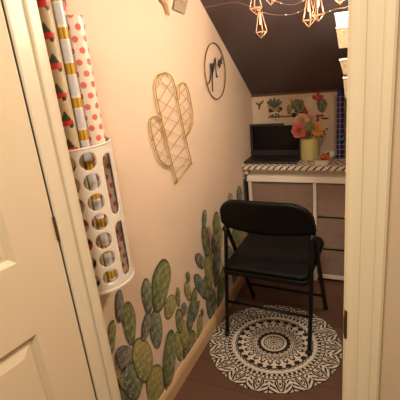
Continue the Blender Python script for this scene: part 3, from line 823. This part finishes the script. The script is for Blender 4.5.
# ------------------------------------------------------------------ things on the worktop
VX, VY = .407, 2.578
va = thing('flower_vase', 'pale yellow-green ribbed vase holding roses on the striped worktop', 'vase', (VX, VY, CT))
vp = [(.052, .0), (.060, .003), (.062, .01), (.062, .13), (.064, .137), (.066, .14), (.062, .141), (.058, .137), (.057, .02), (.001, .018)]
obj('vase_body', M().lathe([(r, z+.001) for r, z in vp], (VX, VY, CT), 48, fn=lambda a: .9+.018*abs(math.sin(a*10))), m_vase, va, smooth=True)
def rose(name, label, px, py, y, r, mt, seed, group=None):
    c = Vector(at(px, py, 1, y)); rnd = random.Random(seed)
    t = thing(name, label, 'flower', tuple(c), group)
    mb = M()
    fd = Vector((.35, -.85, .45)).normalized(); ax = fd.orthogonal().normalized(); ay = fd.cross(ax)
    for ringi, (n, rr, op, sz) in enumerate(((3, .18, 1.35, .45), (5, .36, 1.1, .6), (6, .58, .75, .75), (7, .8, .35, .85), (7, .9, -.05, .8))):
        for k in range(n):
            a = 2*math.pi*(k+rnd.uniform(-.15, .15))/n+ringi*.5
            rd = ax*math.cos(a)+ay*math.sin(a); tg = ax*-math.sin(a)+ay*math.cos(a)
            up = (fd*math.sin(op)+rd*math.cos(op)).normalized(); nn_ = up.cross(tg)
            P = np.zeros((6, 6, 3)); w0 = r*sz*rnd.uniform(.85, 1.1); l0 = r*sz*rnd.uniform(.9, 1.1)
            for i in range(6):
                for j in range(6):
                    u = 2*i/5-1; v = j/5
                    wv = w0*.62*math.sin(math.pi*(.12+.80*v))**.6
                    q = c+rd*(r*rr*.38)-fd*(r*.25)+up*(l0*v)+tg*(u*wv)+nn_*(-(1-u*u)*w0*.22*(1 if ringi < 4 else .6))+rd*(.16*r*v*v*(ringi*.3))
                    P[i, j] = q
            mb.grid(P)
    obj('bloom', mb, mt, t, smooth=True, solid=.0012)
    top = c-fd*(r*.25); bot = Vector((VX+rnd.uniform(-.03, .03), VY+rnd.uniform(-.03, .03), CT+.024))
    nk = Vector((VX+(top.x-VX)*.45, VY+(top.y-VY)*.45, CT+.165))
    dx_ = Vector((nk.x-VX, nk.y-VY, 0))
    if dx_.length > .045: nk = Vector((VX, VY, 0))+dx_.normalized()*.045+Vector((0, 0, CT+.165))
    obj('stem', M().tube(smooth_pts([bot, nk, top], 6), .002, 6), m_stem, t, smooth=True)
    return t
rose('rose', 'large coral pink rose at left front of the vase', 299.5, 129.8, 2.505, .038, m_rose1, 1)
rose('rose', 'pale peach rose above the coral one in the vase', 302.5, 120, 2.578, .035, m_rose2, 2)
rose('rose', 'apricot orange rose at right of the vase bunch', 317.5, 129, 2.53, .030, m_rose3, 3)
rose('rose', 'pale peach rose at the top of the vase bunch', 311, 119.5, 2.625, .028, m_rose2, 5)
def succ(px, py, y, r):
    c = Vector(at(px, py, 1, y)); t = thing('succulent', 'green succulent rosette between the roses in the vase', 'flower', tuple(c))
    mb = M(); fd = Vector((.1, -.9, .4)).normalized(); ax = fd.orthogonal().normalized(); ay = fd.cross(ax)
    for ri, (n, op, L) in enumerate(((4, 1.2, .55), (6, .85, .8), (8, .45, 1.0), (8, .05, 1.0))):
        for k in range(n):
            a = 2*math.pi*k/n+ri*.4; rd = ax*math.cos(a)+ay*math.sin(a); up = (fd*math.sin(op)+rd*math.cos(op)).normalized()
            mb.tube([c, c+up*r*L*.5, c+up*r*L*.85, c+up*r*L], [r*.08, r*.17, r*.13, r*.01], 6)
    obj('rosette', mb, m_leaf, t, smooth=True)
    obj('stem', M().tube([c, Vector((VX, VY-.01, CT+.15)), Vector((VX+.01, VY, CT+.024))], .003, 6), m_stem, t)
succ(309.5, 127, 2.515, .034)
tw = thing('dried_twig', 'reddish brown dried twigs leaning out the right side of the vase', 'twig', (VX, VY, CT+.024))
tm = M(); rnd = random.Random(9)
for k in range(6):
    e = Vector(at(321+rnd.uniform(0, 7), 128+rnd.uniform(0, 10), 1, 2.60))
    tm.tube(smooth_pts([Vector((VX+.01, VY+.004*k-.01, CT+.03)), Vector((VX+.045, VY, CT+.15)), e], 5), .0018, 5)
    tm.ball(tuple(e), .006, 5)
obj('twigs', tm, m_twig, tw, smooth=True)

# tray
tr = thing('tray', 'small white rectangular tray of orange bits on the striped worktop', 'tray', (.50, 2.49, CT))
def tq(x, y): # tray frame: 0..1 across, 0..1 deep, turned a little to the right
    return (.454+.094*x+.030*y, 2.419+.245*y)
def tbox(i):
    return [tq(*q) for q in rrect(i/.094, 1-i/.094, i/.245, 1-i/.245, .06)]
tb = M(); A = [tbox(.010), tbox(0), tbox(.003), tbox(.013)]; zz_ = [CT+.0015, CT+.034, CT+.034, CT+.005]
n = len(A[0]); vs = []
for pz, z in zip(A, zz_): vs += [(x, y, z) for x, y in pz]
fs = [tuple(range(n))[::-1]]+[(i*n+j, i*n+(j+1)%n, (i+1)*n+(j+1)%n, (i+1)*n+j) for i in range(3) for j in range(n)]+[tuple(range(3*n, 4*n))]
tb.add(vs, fs); obj('tray_body', tb, m_tray, tr)
rnd = random.Random(3)
for k in range(12):
    x = .512+rnd.uniform(-.022, .022); y = 2.525+rnd.uniform(-.045, .045); a = rnd.uniform(0, 3.1); h = CT+.0075+.012*(k//4)
    c = Vector((x, y, h+.008)); v = Vector((math.cos(a), math.sin(a), 0))*.014
    mb = M().tube([c-v, c-v*.5, c, c+v*.5, c+v], [.004, .010, .006, .010, .004], 8)
    tag(obj('paper_clip', mb, m_candy if k % 5 else m_candy2, base=(x, y, h), smooth=True), 'small orange or green butterfly-shaped bit lying in the white tray', 'clip', 'bits in the white tray')

# wire grid organiser with rolls at the right end of the worktop
wx0, wx1, wy0, wy1, wz1 = .561, .82, 2.565, 2.69, CT+.405
wg = thing('wire_organizer', 'white wire grid basket holding fabric rolls at right end of worktop', 'organizer', (.72, 2.6, CT))
gm = M(); step = .032
def wire(a, b): gm.tube([a, b], .0013, 5)
zs_ = np.arange(CT+.003, wz1+.001, step); xs_ = np.linspace(wx0, wx1, 9); ys_ = np.linspace(wy0, wy1, 6)
for z in zs_:
    for y in (wy0, wy1): wire((wx0, y, z), (wx1, y, z))
    for x in (wx0, wx1): wire((x, wy0, z), (x, wy1, z))
for x in xs_:
    for y in (wy0, wy1): wire((x, y, CT+.003), (x, y, zs_[-1]))
    wire((x, wy0, CT+.003), (x, wy1, CT+.003))
for y in ys_:
    for x in (wx0, wx1): wire((x, y, CT+.003), (x, y, zs_[-1]))
obj('wire_grid', gm, m_wire, wg)
def bundle(name, label, x, y, r, h, mt, seed, lean=0):
    rnd = random.Random(seed); mb = M(); n = 36
    prof = [(r*(1+.04*math.sin(i*1.7)), h*i/14) for i in range(15)]
    mb.lathe(prof, (x, y, CT+.0045), n, fn=lambda a: 1+.06*math.sin(a*5+seed)+.03*math.sin(a*11))
    for k in range(7):
        a = rnd.uniform(0, 6.28); mb.tube([(x+r*.6*math.cos(a), y+r*.6*math.sin(a), CT+h-.01), (x+r*1.0*math.cos(a), y+r*.9*math.sin(a), CT+h+rnd.uniform(.01, .035))], [r*.22, .002], 6)
    return tag(obj(name, mb, mt, base=(x, y, CT), smooth=True), label, 'fabric roll')
bundle('fabric_roll', 'dark blue fabric roll standing in the white wire basket', .588, 2.625, .0195, .42, m_blue, 1)
bundle('fabric_roll', 'maroon fabric roll just right of the blue one in the wire basket', .641, 2.625, .026, .43, m_maroon, 2)
bundle('fabric_roll', 'maroon fabric roll farthest right in the wire basket', .752, 2.625, .036, .41, m_maroon, 3)
q = at(341.5, 140, 1, 2.556)
bw = M()
for s_ in (-1, 1):
    bw.tube([(q[0], 2.556, q[2]), (q[0]+s_*.012, 2.554, q[2]+.010), (q[0]+s_*.026, 2.556, q[2]+.004*s_)], [.003, .011, .003], 8)
tag(obj('bow', bw, m_teal, base=(q[0], 2.556, q[2]), smooth=True), 'small teal bow clipped to the front of the wire basket', 'bow')

# ------------------------------------------------------------------ tiered baskets on the right wall
tb_ = thing('tiered_basket_rack', 'white and tan tiered basket rack on the right wall below the sloped ceiling', 'basket rack', (RX, 1.95, 1.25))
def bask(name, z0, z1, xl0, xl1, mt, y0=1.88, y1=2.02, lip=.008):
    mb = M(); i0 = (xl0-xl1)*.6
    o = [(xl1, y0), (RX-.01, y0), (RX-.01, y1), (xl1, y1)]; b = [(xl0, y0+.02), (RX-.01, y0+.02), (RX-.01, y1-.02), (xl0, y1-.02)]
    t = .004
    oi = [(xl1+t, y0+t), (RX-.014, y0+t), (RX-.014, y1-t), (xl1+t, y1-t)]; bi = [(xl0+t, y0+.02+t), (RX-.014, y0+.02+t), (RX-.014, y1-.02-t), (xl0+t, y1-.02-t)]
    vs = [(x, y, z0) for x, y in b]+[(x, y, z1) for x, y in o]+[(x, y, z1) for x, y in oi]+[(x, y, z0+t) for x, y in bi]
    fs = [(3,2,1,0)]+[(k*4+j, k*4+(j+1)%4, k*4+4+(j+1)%4, k*4+4+j) for k in range(3) for j in range(4)]+[(12,13,14,15)]
    mb.add(vs, fs)
    ob = obj(name, mb, mt, tb_)
    rm = M().tube([(x, y, z1) for x, y in o], .004, 6, closed=True)
    obj('basket_rim', rm, m_basketw, ob)
    return ob
y_ = 1.88
def bx(px, py): return at(px, py, 1, y_)
p = [bx(*q) for q in ((335, 14), (336, 26.5), (338.5, 46), (339.5, 60), (343, 75), (343, 78), (345, 92))]
b1 = bask('basket', p[1][2], p[0][2], p[1][0], p[0][0]-.002, m_basketw); b1['label'] = 'bright white top tray'
bask('basket', p[2][2]-.01, p[1][2]-.006, p[2][0], p[1][0], m_basket)
bask('basket', p[4][2], p[3][2], p[4][0], p[3][0], m_basket)
bask('basket', p[6][2]-.03, p[5][2], p[6][0], p[5][0], m_basket)
rk = M()
for y in (1.90, 2.0): rk.box((RX-.008, y-.01, p[6][2]-.04), (RX-.0005, y+.01, p[0][2]+.01))
obj('rack_rail', rk, m_basketw, tb_)

# ------------------------------------------------------------------ copper string lights
PY = 1.95
cord = M(); path = [tuple(at(180, 7, 0, 0)+np.array([.006, 0, 0])), tuple(at(200, 8, 0, 0)+np.array([.01, 0, 0]))]
for (a, b, y) in ((232, 2.5, 1.97), (246, 5, 1.96), (254, 8, PY), (262, 12, PY), (272, 14.5, PY), (282, 15, PY), (291, 14.5, PY), (301, 11, PY), (311, 3, PY)):
    path.append(tuple(at(a, b, 1, y)))
path.append(tuple(at(322, -5, 1, PY)))
sc_ = thing('string_light_wire', 'thin copper wire with tiny lights draped below the dark sloped ceiling', 'string lights', path[0])
obj('wire', M().tube(smooth_pts(path, 6), .0006, 5), m_copper, sc_)
for a, b in ((281, 3.2), (286, 14.6), (298, 12.2), (258, 10), (330, 11)):
    obj('led_bead', M().ball(tuple(at(a, b, 1, PY)), .0019, 5), m_led, sc_, smooth=True)
path2 = [tuple(at(a, b, 1, PY)) for a, b in ((262, -6), (281, 3.2), (296, 4), (312, -4))]
obj('wire', M().tube(smooth_pts(path2, 6), .0007, 5), m_copper, sc_)
path3 = [tuple(at(a, b, 1, PY)) for a, b in ((318, 16), (330, 11), (338, 8.5), (346, 7.5), (352, 3))]
obj('wire', M().tube(smooth_pts(path3, 6), .0008, 5), m_copper, sc_)
def cage(label, px, py, y, sc, rot, cordlen=None):
    tip = Vector(at(px, py, 1, y)); c = Vector((tip.x, tip.y, tip.z+.108*sc))
    t = thing('pendant_light', label, 'pendant light', tuple(c), 'copper cage pendants on the string lights')
    mb = M(); n = 5
    def rp(k, r, z): a = 2*math.pi*k/n+rot; return (c.x+r*sc*math.cos(a), c.y+r*sc*math.sin(a), c.z+z*sc)
    for k in range(n):
        mb.tube([rp(k, .008, 0), rp(k, .028, -.080)], .0015*sc, 6); mb.tube([rp(k, .028, -.080), (c.x, c.y, c.z-.108*sc)], .0015*sc, 6)
        mb.tube([rp(k, .028, -.080), rp(k+1, .028, -.080)], .0015*sc, 6); mb.tube([rp(k, .008, 0), rp(k+1, .008, 0)], .0015*sc, 6)
    obj('cage', mb, m_copper, t)
    obj('bulb', M().lathe([(.001, -.05), (.004, -.047), (.0045, -.02), (.003, -.008), (.003, 0)], tuple(c), 12), m_bulb, t, smooth=True)
    lamp('bulb_light', 'POINT', (c.x, c.y, c.z-.064*sc), 0.07, WARM, 0.012)
    zt = zc(c.y)-.001 if cordlen is None else c.z+cordlen
    obj('cord', M().tube([(c.x, c.y, c.z), (c.x, c.y, zt)], .001, 5), m_copper, t)
cage('lowest copper wire diamond pendant, left of the two hanging at centre', 261.2, 38.2, 1.95, 1.0, .3, .02)
cage('copper wire pendant directly above the lowest one', 256.8, 15, 1.90, 1.05, .9)
cage('copper wire pendant tip at top edge, right of the left pair', 271, 5.2, 1.92, 1.05, .2)
cage('left copper wire pendant of the right-hand pair, beside dark ceiling', 308.8, 27.2, 1.95, 1.05, .1)
cage('right copper wire pendant of the right-hand pair, nearer the basket rack', 318.5, 21.5, 1.98, 1.0, .6)
cage('copper wire pendant at top edge above the basket rack', 340, 4.5, 1.92, 1.0, .4)

# ------------------------------------------------------------------ peg and card at the top of the left wall
p1 = at(162, 0, 0, 0); p2 = at(166, 16, 0, 0)
pg = thing('wooden_peg', 'small tan wooden peg hanging at the top of the left wall', 'peg', (.012, p1[1], p1[2]))
q1 = Vector((.014, *p1[1:])); q2 = Vector((.014, *p2[1:]))
obj('peg_body', M().tube([q1, q1+(q2-q1)*.3, q1+(q2-q1)*.36, q1+(q2-q1)*.9, q2], [.011, .012, .008, .006, .004], 12), m_peg, pg, smooth=True)
q3 = Vector((.012, *at(158, -2, 0, 0)[1:])); 
obj('peg_head', M().ball(tuple(q1+(q3-q1)*.2), .024, 10, (.6, 1.1, .7)), m_peg, pg, smooth=True)
cq = [at(*q, 0, 0) for q in ((174, -4), (187, -2), (183, 14.5), (171.5, 9.5))]
cardm = M().hull([(.006, q[1], q[2]) for q in cq], [(.010, q[1], q[2]) for q in cq])
cd_ = tag(obj('hanging_card', cardm, m_tag, base=(.006, cq[0][1], cq[0][2]), bevel=.003), 'grey-beige card hanging right of the wooden peg on the left wall', 'card')
pc = at(180, -1, 0, 0)
obj('clip', M().box((.0105, pc[1]-.018, pc[2]-.012), (.018, pc[1]+.018, pc[2]+.014)), m_peg, cd_, bevel=.003)
